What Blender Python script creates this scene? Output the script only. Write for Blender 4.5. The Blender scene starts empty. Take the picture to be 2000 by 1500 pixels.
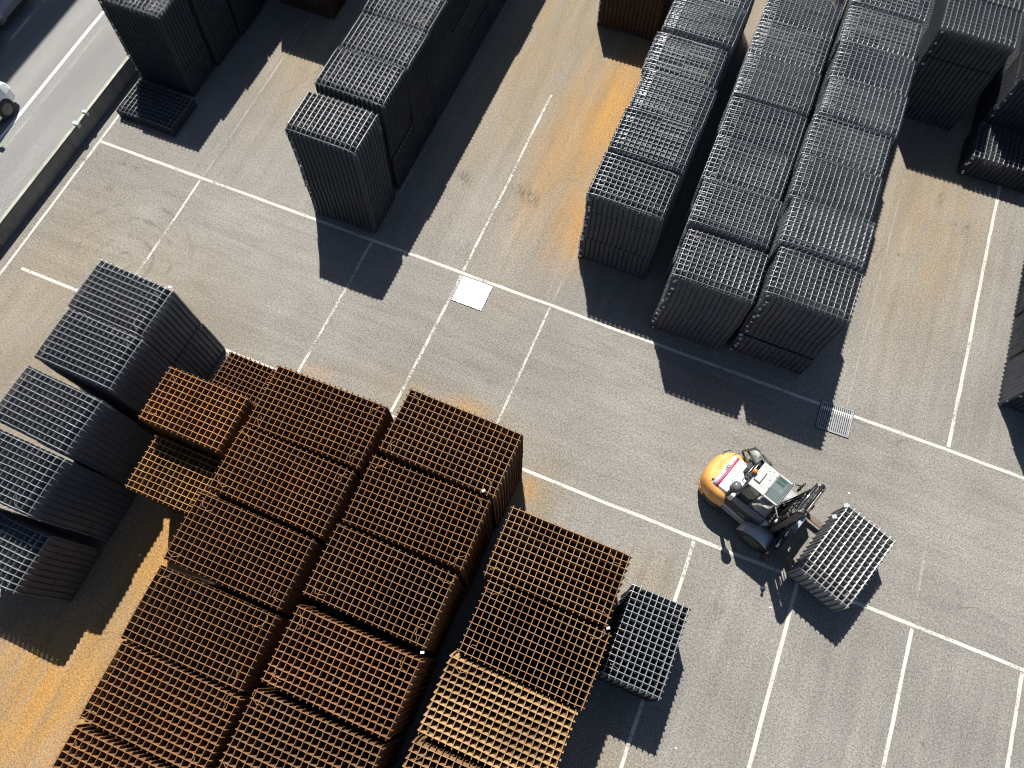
import bpy, bmesh, math, random
import numpy as np
from mathutils import Matrix, Vector

random.seed(7)
RNG = np.random.default_rng(11)
SC = bpy.context.scene
COL = SC.collection

# ------------------------------------------------------------------ camera, sky, sun, exposure
CAM_H = 18.5
cam_d = bpy.data.cameras.new('camera')
cam_d.sensor_width = 36.0
cam_d.lens = 36.0 * 1453.62 / 2000.0
cam_d.clip_start = 0.1
cam_d.clip_end = 2000.0
cam = bpy.data.objects.new('camera', cam_d)
COL.objects.link(cam)
cam.matrix_world = Matrix(((0.9240361, -0.3546998, 0.1426369, 0.0),
                           (0.3822911, 0.8604896, -0.3367659, 0.0),
                           (-0.0032868, 0.3657126, 0.9307220, CAM_H),
                           (0, 0, 0, 1)))
SC.camera = cam

SUN_EL = math.radians(56.0)
SUN_AZ = math.atan2(-0.325, 0.59)          # from +Y towards +X
world = bpy.data.worlds.new('World')
SC.world = world
world.use_nodes = True
wn = world.node_tree
wn.nodes.clear()
w_out = wn.nodes.new('ShaderNodeOutputWorld')
w_bg = wn.nodes.new('ShaderNodeBackground')
w_sky = wn.nodes.new('ShaderNodeTexSky')
w_sky.sky_type = 'NISHITA'
w_sky.sun_disc = False
w_sky.sun_elevation = SUN_EL
w_sky.sun_rotation = SUN_AZ
w_sky.air_density = 1.0
w_sky.dust_density = 0.6
w_bg.inputs['Strength'].default_value = 0.05
wn.links.new(w_sky.outputs[0], w_bg.inputs[0])
wn.links.new(w_bg.outputs[0], w_out.inputs[0])

sun_d = bpy.data.lights.new('sun', 'SUN')
sun_d.energy = 5.0
sun_d.angle = math.radians(0.53)
sun_d.color = (1.0, 0.95, 0.87)
sun = bpy.data.objects.new('sun', sun_d)
COL.objects.link(sun)
to_sun = Vector((math.sin(SUN_AZ) * math.cos(SUN_EL), math.cos(SUN_AZ) * math.cos(SUN_EL), math.sin(SUN_EL)))
sun.rotation_euler = to_sun.to_track_quat('Z', 'Y').to_euler()
sun.location = to_sun * 60

SC.view_settings.view_transform = 'Standard'
SC.view_settings.look = 'None'
SC.view_settings.exposure = 0.78
SC.view_settings.gamma = 1.0
SC.view_settings.use_curve_mapping = False
SC.cycles.pixel_filter_type = 'BLACKMAN_HARRIS'
SC.cycles.filter_width = 1.1
SC.cycles.max_bounces = 5
SC.cycles.diffuse_bounces = 2
SC.cycles.glossy_bounces = 2
SC.cycles.transparent_max_bounces = 8


# ------------------------------------------------------------------ material helpers
def new_mat(name):
    m = bpy.data.materials.new(name)
    m.use_nodes = True
    nt = m.node_tree
    return m, nt, nt.nodes['Principled BSDF']


def nd(nt, t, **kw):
    n = nt.nodes.new(t)
    for k, v in kw.items():
        setattr(n, k, v)
    return n


def mixc(nt, fac, a, b, blend='MIX'):
    n = nt.nodes.new('ShaderNodeMix')
    n.data_type = 'RGBA'
    n.blend_type = blend
    for s, v in ((n.inputs['Factor'], fac), (n.inputs['A'], a), (n.inputs['B'], b)):
        if hasattr(v, 'is_linked'):
            nt.links.new(v, s)
        elif isinstance(v, (int, float)):
            s.default_value = v
        else:
            s.default_value = (*v, 1.0)
    return n.outputs['Result']


def math_n(nt, op, a, b=None, clamp=False):
    n = nt.nodes.new('ShaderNodeMath')
    n.operation = op
    n.use_clamp = clamp
    for i, v in enumerate((a, b)):
        if v is None:
            continue
        if hasattr(v, 'is_linked'):
            nt.links.new(v, n.inputs[i])
        else:
            n.inputs[i].default_value = v
    return n.outputs[0]


def maprange(nt, v, a, b, c=0.0, d=1.0, smooth=True):
    n = nt.nodes.new('ShaderNodeMapRange')
    n.interpolation_type = 'SMOOTHSTEP' if smooth else 'LINEAR'
    nt.links.new(v, n.inputs[0])
    for i, x in enumerate((a, b, c, d)):
        n.inputs[1 + i].default_value = x
    return n.outputs[0]


def noise(nt, vec, scale, detail=2.0, rough=0.5, dist=0.0):
    n = nt.nodes.new('ShaderNodeTexNoise')
    n.inputs['Scale'].default_value = scale
    n.inputs['Detail'].default_value = detail
    n.inputs['Roughness'].default_value = rough
    n.inputs['Distortion'].default_value = dist
    if vec is not None:
        nt.links.new(vec, n.inputs['Vector'])
    return n.outputs['Fac']


def geo_pos(nt):
    return nt.nodes.new('ShaderNodeNewGeometry').outputs['Position']


def stretched(nt, vec, rot, scale):
    mp = nt.nodes.new('ShaderNodeMapping')
    mp.inputs['Rotation'].default_value = (0, 0, rot)
    mp.inputs['Scale'].default_value = scale
    nt.links.new(vec, mp.inputs['Vector'])
    return mp.outputs[0]


def ellipse_mask(nt, vec, cx, cy, rx, ry, ang=0.0, inner=0.2):
    """1 inside an ellipse on the ground, fading to 0 at its rim"""
    mp = nt.nodes.new('ShaderNodeMapping')
    mp.vector_type = 'TEXTURE'
    mp.inputs['Location'].default_value = (cx, cy, 0)
    mp.inputs['Rotation'].default_value = (0, 0, ang)
    mp.inputs['Scale'].default_value = (rx, ry, 1e3)
    nt.links.new(vec, mp.inputs['Vector'])
    ln = nt.nodes.new('ShaderNodeVectorMath')
    ln.operation = 'LENGTH'
    nt.links.new(mp.outputs[0], ln.inputs[0])
    return maprange(nt, ln.outputs['Value'], inner, 1.0, 1.0, 0.0)


def simple(name, color, rough=0.5, metal=0.0, vary=0.0, vscale=6.0, spec=0.5):
    m, nt, b = new_mat(name)
    b.inputs['Roughness'].default_value = rough
    b.inputs['Metallic'].default_value = metal
    b.inputs['Specular IOR Level'].default_value = spec
    if vary > 0:
        p = geo_pos(nt)
        f = noise(nt, p, vscale, 4.0, 0.6)
        f = maprange(nt, f, 0.3, 0.7)
        dark = tuple(c * (1 - vary) for c in color)
        nt.links.new(mixc(nt, f, dark, color), b.inputs['Base Color'])
        r = maprange(nt, f, 0, 1, min(1, rough + 0.12), max(0.05, rough - 0.05))
        nt.links.new(r, b.inputs['Roughness'])
    else:
        b.inputs['Base Color'].default_value = (*color, 1)
    return m


def glass_mat(name, tint, rough=0.03, alpha=0.35):
    m, nt, b = new_mat(name)
    out = nt.nodes['Material Output']
    tr = nd(nt, 'ShaderNodeBsdfTransparent')
    tr.inputs[0].default_value = (*tint, 1)
    gl = nd(nt, 'ShaderNodeBsdfGlossy')
    gl.inputs['Roughness'].default_value = rough
    gl.inputs['Color'].default_value = (0.9, 0.95, 0.95, 1)
    lw = nd(nt, 'ShaderNodeFresnel')
    lw.inputs[0].default_value = 1.5
    f = math_n(nt, 'ADD', lw.outputs[0], alpha * 0.2, True)
    mx = nd(nt, 'ShaderNodeMixShader')
    nt.links.new(f, mx.inputs[0])
    nt.links.new(tr.outputs[0], mx.inputs[1])
    nt.links.new(gl.outputs[0], mx.inputs[2])
    df = nd(nt, 'ShaderNodeBsdfDiffuse')
    df.inputs[0].default_value = (0.25, 0.3, 0.29, 1)
    mx2 = nd(nt, 'ShaderNodeMixShader')
    mx2.inputs[0].default_value = alpha
    nt.links.new(mx.outputs[0], mx2.inputs[1])
    nt.links.new(df.outputs[0], mx2.inputs[2])
    nt.links.new(mx2.outputs[0], out.inputs['Surface'])
    nt.nodes.remove(b)
    return m


# ------------------------------------------------------------------ materials
def make_asphalt():
    m, nt, b = new_mat('asphalt')
    p = geo_pos(nt)
    base_a, base_b = (0.172, 0.164, 0.150), (0.212, 0.203, 0.187)
    big = noise(nt, p, 0.22, 3.0, 0.55)
    col = mixc(nt, maprange(nt, big, 0.35, 0.65), base_a, base_b)
    mid = noise(nt, p, 1.6, 4.0, 0.6)
    col = mixc(nt, maprange(nt, mid, 0.3, 0.7, 0.0, 0.25), col, (0.135, 0.128, 0.118))
    # tan dust carried off the stacks
    dust = None
    for (cx, cy, rx, ry, a, s) in ((-4.0, 17.0, 3.2, 11.0, 0.0, 1.0), (-6.6, 19.0, 3.4, 11.0, 0.0, .95), (-5.0, 24.0, 14.0, 9.0, 0.0, .9), (-8.8, -2.0, 3.4, 6.5, 0.0, .9),
                                   (-4.0, 5.4, 4.6, 1.1, 0.0, .5), (-1.2, 3.9, 1.2, 2.2, 0.0, .7), (-13.5, 3.0, 5.5, 6.0, 0.0, .75),
                                   (2.2, 3.0, 1.5, 1.7, 0.0, .45), (2.4, -1.2, 2.2, 1.8, 0.0, .5), (6.4, 16.5, 3.0, 8.0, 0.0, .8),
                                   (-13.3, 15.0, 2.0, 5.5, 0.0, .7), (-16.2, 4.0, 2.4, 6.0, 0.0, .6), (-11.5, -5.0, 6.0, 4.5, 0.0, .8)):
        e = math_n(nt, 'MULTIPLY', ellipse_mask(nt, p, cx, cy, rx, ry, a, 0.1), s)
        dust = e if dust is None else math_n(nt, 'MAXIMUM', dust, e)
    streak = noise(nt, stretched(nt, p, 0.0, (2.4, 0.45, 1.0)), 1.0, 4.0, 0.6)
    dn = math_n(nt, 'MULTIPLY', dust, maprange(nt, streak, 0.22, 0.66, 0.45, 1.0), True)
    col = mixc(nt, dn, col, (0.205, 0.158, 0.096))
    # orange rust wash
    rust = None
    for (cx, cy, rx, ry, a, s) in ((-3.4, 16.4, 1.5, 5.2, 0.03, .95), (-3.0, 12.2, 1.3, 2.6, 0.1, .8), (-2.6, 18.0, 1.3, 2.4, 0.0, 1.0), (-4.4, 14.5, 1.2, 5.0, 0.02, .5),
                                   (-8.3, -2.4, 2.2, 6.0, 0.05, 1.0), (-9.8, -4.6, 3.2, 4.2, 0.0, 1.0), (-9.0, -0.6, 2.4, 3.0, 0.0, 1.0),
                                   (-9.6, -3.0, .5, 1.6, -0.25, .9), (-3.7, 5.6, 1.1, .5, 0.1, .5), (-1.4, 4.2, .5, .6, 0, .6), (-7.8, 5.0, .8, .5, 0.1, .35)):
        e = math_n(nt, 'MULTIPLY', ellipse_mask(nt, p, cx, cy, rx, ry, a, 0.0), s)
        rust = e if rust is None else math_n(nt, 'MAXIMUM', rust, e)
    rn = noise(nt, stretched(nt, p, 0.05, (3.0, 0.6, 1.0)), 1.0, 5.0, 0.62, 0.4)
    rm = math_n(nt, 'MULTIPLY', rust, maprange(nt, rn, 0.20, 0.58, 0.32, 1.0), True)
    col = mixc(nt, math_n(nt, 'MULTIPLY', rm, 0.9), col, (0.315, 0.165, 0.036))
    # wear brushed along the aisle and along the lanes
    along_x = noise(nt, stretched(nt, p, 0.12, (0.35, 3.2, 1.0)), 1.0, 4.0, 0.6, 0.6)
    along_y = noise(nt, stretched(nt, p, 0.0, (3.0, 0.22, 1.0)), 1.0, 3.0, 0.6)
    sx_ = nd(nt, 'ShaderNodeSeparateXYZ')
    nt.links.new(p, sx_.inputs[0])
    aisle = math_n(nt, 'MULTIPLY', maprange(nt, sx_.outputs['Y'], 3.8, 5.2), maprange(nt, sx_.outputs['Y'], 8.6, 10.2, 1.0, 0.0))
    wear = mixc(nt, aisle, along_y, along_x)
    col = mixc(nt, 1.0, col, maprange(nt, wear, 0.3, 0.7, 0.87, 1.10, False), 'MULTIPLY')
    # rubber scuffs, oil spots
    scuff = None
    for (cx, cy, rx, ry, a, s) in ((-6.7, 12.3, .55, .38, -.35, .8), (-4.75, 12.45, .8, .45, -.35, .85), (-5.6, 10.0, .5, .5, 0, .35),
                                   (-16.35, 7.95, .22, .2, 0, .8), (-16.0, 8.85, .16, .12, 0, .7), (5.9, 14.6, .14, .12, 0, .8), (5.4, 13.2, .1, .1, 0, .7),
                                   (3.9, 3.2, .3, .7, -.2, .5), (6.6, 16.9, .16, .45, -.1, .8), (7.5, 16.2, .14, .4, -.1, .6), (2.0, 3.3, .2, .2, 0, .6), (9.0, 2.2, .12, .12, 0, .7)):
        e = math_n(nt, 'MULTIPLY', ellipse_mask(nt, p, cx, cy, rx, ry, a, 0.0), s)
        scuff = e if scuff is None else math_n(nt, 'MAXIMUM', scuff, e)
    sn = noise(nt, stretched(nt, p, -0.25, (22.0, 3.0, 1.0)), 1.0, 3.0, 0.6)
    sm = math_n(nt, 'MULTIPLY', scuff, maprange(nt, sn, 0.42, 0.62), True)
    col = mixc(nt, sm, col, (0.045, 0.043, 0.04))
    # curved tyre tracks left of the yard
    wv = nd(nt, 'ShaderNodeTexWave')
    wv.wave_type = 'RINGS'
    wv.rings_direction = 'Z'
    wv.inputs['Scale'].default_value = 0.55
    wv.inputs['Distortion'].default_value = 1.5
    wv.inputs['Detail'].default_value = 2.0
    mp = nd(nt, 'ShaderNodeMapping')
    mp.inputs['Location'].default_value = (14.6, -5.9, 0)
    nt.links.new(p, mp.inputs['Vector'])
    nt.links.new(mp.outputs[0], wv.inputs['Vector'])
    tm = math_n(nt, 'MULTIPLY', maprange(nt, wv.outputs['Fac'], 0.82, 0.97), ellipse_mask(nt, p, -14.6, 6.8, 3.0, 2.6, 0, 0.3))
    tm = math_n(nt, 'MULTIPLY', tm, maprange(nt, noise(nt, p, 2.5, 3.0), 0.4, 0.65, 0.0, 0.5))
    col = mixc(nt, tm, col, (0.09, 0.086, 0.08))
    # hairline cracks
    vo = nd(nt, 'ShaderNodeTexVoronoi')
    vo.feature = 'DISTANCE_TO_EDGE'
    vo.inputs['Scale'].default_value = 0.33
    wob = nd(nt, 'ShaderNodeVectorMath')
    wob.operation = 'ADD'
    nz = nd(nt, 'ShaderNodeTexNoise')
    nz.inputs['Scale'].default_value = 1.2
    nz.inputs['Detail'].default_value = 5
    nt.links.new(p, nz.inputs['Vector'])
    nt.links.new(p, wob.inputs[0])
    nt.links.new(nz.outputs['Color'], wob.inputs[1])
    nt.links.new(wob.outputs[0], vo.inputs['Vector'])
    cm = math_n(nt, 'MULTIPLY', maprange(nt, vo.outputs['Distance'], 0.0, 0.008, 1.0, 0.0), maprange(nt, noise(nt, p, 0.5, 2.0), 0.52, 0.66, 0.0, 0.45))
    col = mixc(nt, cm, col, (0.05, 0.047, 0.042))
    # stone speckle
    sp1 = noise(nt, p, 26.0, 2.0, 0.7)
    sp2 = noise(nt, p, 60.0, 1.0, 0.5)
    sp = math_n(nt, 'ADD', math_n(nt, 'MULTIPLY', sp1, 0.6), math_n(nt, 'MULTIPLY', sp2, 0.4))
    sp3 = noise(nt, p, 13.0, 2.0, 0.7)
    sp = math_n(nt, 'ADD', math_n(nt, 'MULTIPLY', sp, 0.78), math_n(nt, 'MULTIPLY', sp3, 0.22))
    k = maprange(nt, sp, 0.36, 0.64, 0.48, 1.52, False)
    col = mixc(nt, 1.0, col, k, 'MULTIPLY')
    nt.links.new(col, b.inputs['Base Color'])
    b.inputs['Roughness'].default_value = 0.82
    b.inputs['Specular IOR Level'].default_value = 0.35
    bp = nd(nt, 'ShaderNodeBump')
    bp.inputs['Strength'].default_value = 0.3
    bp.inputs['Distance'].default_value = 0.012
    nt.links.new(sp, bp.inputs['Height'])
    nt.links.new(bp.outputs[0], b.inputs['Normal'])
    return m


def make_road():
    m, nt, b = new_mat('road_asphalt')
    p = geo_pos(nt)
    big = noise(nt, stretched(nt, p, 0.0, (1.2, 0.15, 1.0)), 1.0, 3.0, 0.55)
    col = mixc(nt, maprange(nt, big, 0.3, 0.7), (0.165, 0.166, 0.165), (0.215, 0.216, 0.214))
    sp = noise(nt, p, 30.0, 2.0, 0.7)
    k = maprange(nt, sp, 0.35, 0.65, 0.6, 1.4, False)
    col = mixc(nt, 1.0, col, k, 'MULTIPLY')
    nt.links.new(col, b.inputs['Base Color'])
    b.inputs['Roughness'].default_value = 0.85
    bp = nd(nt, 'ShaderNodeBump')
    bp.inputs['Strength'].default_value = 0.4
    bp.inputs['Distance'].default_value = 0.01
    nt.links.new(sp, bp.inputs['Height'])
    nt.links.new(bp.outputs[0], b.inputs['Normal'])
    return m


def make_paint(name, lo, hi, color=(0.49, 0.48, 0.44), base=1.0):
    """thermoplastic line paint, worn away where the noise is high"""
    m, nt, b = new_mat(name)
    out = nt.nodes['Material Output']
    p = geo_pos(nt)
    n1 = noise(nt, p, 16.0, 4.0, 0.7)
    n2 = noise(nt, p, 1.1, 3.0, 0.6)
    w = math_n(nt, 'ADD', math_n(nt, 'MULTIPLY', n1, 0.62), math_n(nt, 'MULTIPLY', n2, 0.38))
    keep = math_n(nt, 'MULTIPLY', maprange(nt, w, lo, hi, 1.0, 0.0), base)
    col = mixc(nt, maprange(nt, n2, 0.3, 0.7), color, tuple(c * 0.86 for c in color))
    nt.links.new(col, b.inputs['Base Color'])
    b.inputs['Roughness'].default_value = 0.7
    tr = nd(nt, 'ShaderNodeBsdfTransparent')
    mx = nd(nt, 'ShaderNodeMixShader')
    nt.links.new(keep, mx.inputs[0])
    nt.links.new(tr.outputs[0], mx.inputs[1])
    nt.links.new(b.outputs[0], mx.inputs[2])
    nt.links.new(mx.outputs[0], out.inputs['Surface'])
    return m


def make_bar_steel(name, metal, rough, vary_cols=None):
    """bars: colour comes from the object's own colour, with mill scale / rust variation"""
    m, nt, b = new_mat(name)
    oi = nd(nt, 'ShaderNodeObjectInfo')
    p = geo_pos(nt)
    n1 = noise(nt, p, 5.0, 4.0, 0.65)
    n2 = noise(nt, p, 40.0, 2.0, 0.6)
    k = maprange(nt, math_n(nt, 'ADD', math_n(nt, 'MULTIPLY', n1, 0.6), math_n(nt, 'MULTIPLY', n2, 0.4)), 0.3, 0.7, 0.7, 1.25, False)
    col = mixc(nt, 1.0, oi.outputs['Color'], k, 'MULTIPLY')
    if vary_cols:
        col = mixc(nt, maprange(nt, n1, 0.5, 0.72, 0.0, 0.75), col, vary_cols)
    if vary_cols:
        n3 = noise(nt, p, 1.1, 3.0, 0.6)
        col = mixc(nt, maprange(nt, n3, 0.42, 0.68, 0.0, 0.55), col, (0.13, 0.062, 0.026))
    nt.links.new(col, b.inputs['Base Color'])
    b.inputs['Metallic'].default_value = metal
    b.inputs['Roughness'].default_value = rough
    return m


def make_concrete():
    m, nt, b = new_mat('stained_concrete')
    p = geo_pos(nt)
    n1 = noise(nt, p, 2.5, 5.0, 0.65)
    streak = noise(nt, stretched(nt, p, 0.0, (1.0, 4.0, 0.35)), 1.0, 5.0, 0.7)
    col = mixc(nt, maprange(nt, n1, 0.3, 0.7), (0.14, 0.14, 0.135), (0.22, 0.217, 0.205))
    patch = noise(nt, stretched(nt, p, 0.0, (1.0, 0.5, 0.3)), 1.0, 2.0, 0.5)
    col = mixc(nt, math_n(nt, 'MULTIPLY', maprange(nt, streak, 0.40, 0.72, 0.0, 0.9), maprange(nt, patch, 0.35, 0.65)), col, (0.075, 0.072, 0.068))
    nt.links.new(col, b.inputs['Base Color'])
    b.inputs['Roughness'].default_value = 0.85
    return m


M = {}
M['asphalt'] = make_asphalt()
M['road'] = make_road()
M['paint'] = make_paint('line_paint', 0.53, 0.66, base=0.96)
M['paint_worn'] = make_paint('line_paint_worn', 0.47, 0.60, base=0.85)
M['paint_faint'] = make_paint('line_paint_faint', 0.42, 0.58, base=0.42)
M['paint_road'] = make_paint('road_line_paint', 0.66, 0.75, (0.78, 0.78, 0.76))
M['steel'] = make_bar_steel('mesh_bar_steel', 0.40, 0.33)
M['rust'] = make_bar_steel('mesh_bar_rusty', 0.0, 0.6, (0.20, 0.075, 0.02))
M['concrete'] = make_concrete()
M['galv'] = simple('galvanised_steel', (0.62, 0.63, 0.64), 0.33, 0.9, 0.25, 9.0)
M['galv_dull'] = simple('dull_galvanised_steel', (0.30, 0.31, 0.32), 0.5, 0.7, 0.25, 9.0)
M['pit'] = simple('drain_pit', (0.02, 0.02, 0.02), 0.9)
M['wire'] = simple('tie_wire_steel', (0.35, 0.33, 0.30), 0.45, 0.4)
M['wire_rust'] = simple('tie_wire_rusty', (0.42, 0.24, 0.10), 0.6)
M['tag_white'] = simple('tag_plastic_white', (0.78, 0.80, 0.80), 0.5, 0.0, 0.15, 30.0)
M['tag_blue'] = simple('tag_plastic_blue', (0.33, 0.55, 0.72), 0.5, 0.0, 0.15, 30.0)
M['tag_green'] = simple('tag_plastic_green', (0.45, 0.62, 0.55), 0.5)
M['cw'] = simple('orange_yellow_paint', (0.78, 0.37, 0.10), 0.5, 0.0, 0.22, 7.0)
M['white_paint'] = simple('white_paint', (0.78, 0.78, 0.77), 0.35, 0.0, 0.06, 4.0)
M['grey_paint'] = simple('light_grey_paint', (0.42, 0.43, 0.43), 0.4, 0.0, 0.2, 7.0)
M['silver'] = simple('silver_grey_paint', (0.42, 0.43, 0.45), 0.35, 0.2, 0.12, 6.0)
M['band'] = simple('lilac_grey_band', (0.46, 0.43, 0.48), 0.45)
M['stripe'] = simple('dark_red_stripe', (0.42, 0.03, 0.08), 0.45)
M['navy'] = simple('glossy_blue_panel', (0.06, 0.08, 0.13), 0.14, 0.0, 0.1, 5.0)
M['black'] = simple('black_plastic', (0.018, 0.018, 0.02), 0.5, 0.0, 0.3, 12.0)
M['black_metal'] = simple('greasy_black_steel', (0.035, 0.034, 0.034), 0.38, 0.3, 0.4, 10.0)
M['dark_grey'] = simple('dark_grey_frame', (0.06, 0.065, 0.065), 0.4, 0.0, 0.2, 8.0)
M['mast_steel'] = simple('worn_mast_steel', (0.16, 0.15, 0.15), 0.34, 0.7, 0.5, 7.0)
M['dome'] = simple('grey_dome_plastic', (0.11, 0.115, 0.12), 0.28)
M['chrome'] = simple('bright_rod', (0.7, 0.68, 0.66), 0.18, 1.0)
M['plate_grey'] = simple('worn_grey_plate', (0.30, 0.32, 0.36), 0.5, 0.2, 0.45, 9.0)
M['tyre'] = simple('tyre_rubber', (0.022, 0.022, 0.022), 0.75, 0.0, 0.3, 14.0)
M['rim'] = simple('wheel_rim', (0.10, 0.10, 0.105), 0.45, 0.4)
M['amber'] = simple('amber_lens', (0.75, 0.22, 0.04), 0.2)
M['glass'] = glass_mat('cab_glass', (0.42, 0.52, 0.50))
M['glass_clear'] = glass_mat('door_glass', (0.74, 0.84, 0.81), alpha=0.04)
M['glass_dark'] = glass_mat('tinted_cab_glass', (0.16, 0.21, 0.20), alpha=0.12)
M['carglass'] = simple('car_window_glass', (0.02, 0.025, 0.03), 0.06)
M['seat'] = simple('black_seat', (0.02, 0.02, 0.022), 0.7)
M['wood'] = simple('fork_steel_brown', (0.17, 0.13, 0.10), 0.5, 0.4, 0.4, 8.0)
M['van_white'] = simple('van_white_paint', (0.80, 0.81, 0.82), 0.22, 0.0, 0.03)
M['lilac'] = simple('lilac_grey_car_paint', (0.30, 0.28, 0.31), 0.25, 0.4)
M['car_black'] = simple('black_car_paint', (0.012, 0.012, 0.014), 0.2, 0.0)
M['plate_white'] = simple('number_plate', (0.75, 0.77, 0.85), 0.4)
M['wallpaint'] = simple('hall_cladding', (0.40, 0.41, 0.42), 0.6, 0.0, 0.15, 0.8)
M['roofing'] = simple('hall_roofing', (0.20, 0.20, 0.21), 0.7, 0.0, 0.15, 0.8)
M['scrap'] = simple('litter_paper', (0.72, 0.70, 0.66), 0.7)


# ------------------------------------------------------------------ object helpers
def link(name, me, mat=None, parent=None):
    o = bpy.data.objects.new(name, me)
    COL.objects.link(o)
    if mat is not None and me is not None and not me.materials:
        me.materials.append(mat)
    if parent is not None:
        o.parent = parent
    return o


def tag(o, label=None, cat=None, group=None, kind=None):
    if label:
        o['label'] = label
    if cat:
        o['category'] = cat
    if group:
        o['group'] = group
    if kind:
        o['kind'] = kind
    return o


def empty(name, loc=(0, 0, 0), rz=0.0):
    o = bpy.data.objects.new(name, None)
    o.empty_display_size = 0.3
    COL.objects.link(o)
    o.location = loc
    o.rotation_euler = (0, 0, rz)
    return o


def mesh_np(name, verts, quads, smooth=True):
    me = bpy.data.meshes.new(name)
    nv, nf = len(verts), len(quads)
    me.vertices.add(nv)
    me.vertices.foreach_set('co', np.ascontiguousarray(verts, dtype=np.float32).ravel())
    me.loops.add(nf * 4)
    me.loops.foreach_set('vertex_index', np.ascontiguousarray(quads, dtype=np.int32).ravel())
    me.polygons.add(nf)
    me.polygons.foreach_set('loop_start', np.arange(0, nf * 4, 4, dtype=np.int32))
    me.polygons.foreach_set('loop_total', np.full(nf, 4, dtype=np.int32))
    me.polygons.foreach_set('use_smooth', np.full(nf, smooth, dtype=bool))
    me.update(calc_edges=True)
    return me


class MB:
    """collects shapes into one bmesh and links them as one object"""

    def __init__(self):
        self.bm = bmesh.new()

    def box(self, c, s, rot=None, taper=None):
        v = []
        for sx in (-1, 1):
            for sy in (-1, 1):
                for sz in (-1, 1):
                    k = 1.0 if (taper is None or sz < 0) else taper
                    q = Vector((sx * s[0] / 2 * k, sy * s[1] / 2 * k, sz * s[2] / 2))
                    if rot is not None:
                        q = rot @ q
                    v.append(self.bm.verts.new(q + Vector(c)))
        for f in ((0, 1, 3, 2), (4, 6, 7, 5), (0, 4, 5, 1), (2, 3, 7, 6), (0, 2, 6, 4), (1, 5, 7, 3)):
            self.bm.faces.new([v[i] for i in f])
        return self

    def beam(self, a, b, w, h):
        a, b = Vector(a), Vector(b)
        d = b - a
        rot = d.to_track_quat('X', 'Z').to_matrix()
        return self.box((a + b) / 2, (d.length, w, h), rot)

    def cyl(self, a, b, r, n=14, r2=None, caps=True):
        a, b = Vector(a), Vector(b)
        q = (b - a).to_track_quat('Z', 'Y').to_matrix()
        r2 = r if r2 is None else r2
        A, B = [], []
        for i in range(n):
            t = 2 * math.pi * i / n
            e = q @ Vector((math.cos(t), math.sin(t), 0))
            A.append(self.bm.verts.new(a + e * r))
            B.append(self.bm.verts.new(b + e * r2))
        for i in range(n):
            j = (i + 1) % n
            f = self.bm.faces.new((A[i], A[j], B[j], B[i]))
            f.smooth = True
        if caps:
            self.bm.faces.new(A[::-1])
            self.bm.faces.new(B)
        return self

    def tube(self, pts, r, n=6):
        pts = [Vector(p) for p in pts]
        rings = []
        for i, p in enumerate(pts):
            d = (pts[min(i + 1, len(pts) - 1)] - pts[max(i - 1, 0)])
            q = d.to_track_quat('Z', 'Y').to_matrix()
            rings.append([self.bm.verts.new(p + q @ Vector((math.cos(2 * math.pi * k / n) * r, math.sin(2 * math.pi * k / n) * r, 0))) for k in range(n)])
        for a, b in zip(rings[:-1], rings[1:]):
            for k in range(n):
                f = self.bm.faces.new((a[k], a[(k + 1) % n], b[(k + 1) % n], b[k]))
                f.smooth = True
        self.bm.faces.new(rings[0][::-1])
        self.bm.faces.new(rings[-1])
        return self

    def loft(self, rings, smooth=True, caps=True, closed=True):
        R = [[self.bm.verts.new(p) for p in r] for r in rings]
        n = len(R[0])
        for a, b in zip(R[:-1], R[1:]):
            for k in range(n if closed else n - 1):
                f = self.bm.faces.new((a[k], a[(k + 1) % n], b[(k + 1) % n], b[k]))
                f.smooth = smooth
        if caps:
            self.bm.faces.new(R[0][::-1])
            self.bm.faces.new(R[-1])
        return self

    def poly(self, pts):
        self.bm.faces.new([self.bm.verts.new(p) for p in pts])
        return self

    def prism(self, pts, vec):
        vec = Vector(vec)
        A = [self.bm.verts.new(p) for p in pts]
        B = [self.bm.verts.new(Vector(p) + vec) for p in pts]
        n = len(pts)
        self.bm.faces.new(A[::-1])
        self.bm.faces.new(B)
        for k in range(n):
            self.bm.faces.new((A[k], A[(k + 1) % n], B[(k + 1) % n], B[k]))
        return self

    def dome(self, c, r, zs=1.0, n=16, m=6):
        rings = []
        for j in range(m):
            t = (math.pi / 2) * j / m
            rings.append([(c[0] + r * math.cos(t) * math.cos(2 * math.pi * k / n), c[1] + r * math.cos(t) * math.sin(2 * math.pi * k / n), c[2] + r * zs * math.sin(t)) for k in range(n)])
        return self.loft(rings)

    def mesh(self, name):
        bmesh.ops.recalc_face_normals(self.bm, faces=self.bm.faces)
        me = bpy.data.meshes.new(name)
        self.bm.to_mesh(me)
        self.bm.free()
        return me

    def build(self, name, mat, parent=None, bevel=0.0, seg=2):
        o = link(name, self.mesh(name), mat, parent)
        if bevel > 0:
            md = o.modifiers.new('bevel', 'BEVEL')
            md.width = bevel
            md.segments = seg
            md.limit_method = 'ANGLE'
            md.angle_limit = math.radians(40)
            md.harden_normals = False
        return o


def sheet(name, x0, x1, y0, y1, z, mat, parent=None):
    me = bpy.data.meshes.new(name)
    me.from_pydata([(x0, y0, z), (x1, y0, z), (x1, y1, z), (x0, y1, z)], [], [(0, 1, 2, 3)])
    return link(name, me, mat, parent)


# ------------------------------------------------------------------ the setting
ground = tag(sheet('ground', -300, 300, -300, 300, 0.0, M['asphalt']), kind='structure')
road = tag(sheet('road', -120, -18.14, -300, 300, 0.004, M['road']), kind='structure')


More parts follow.
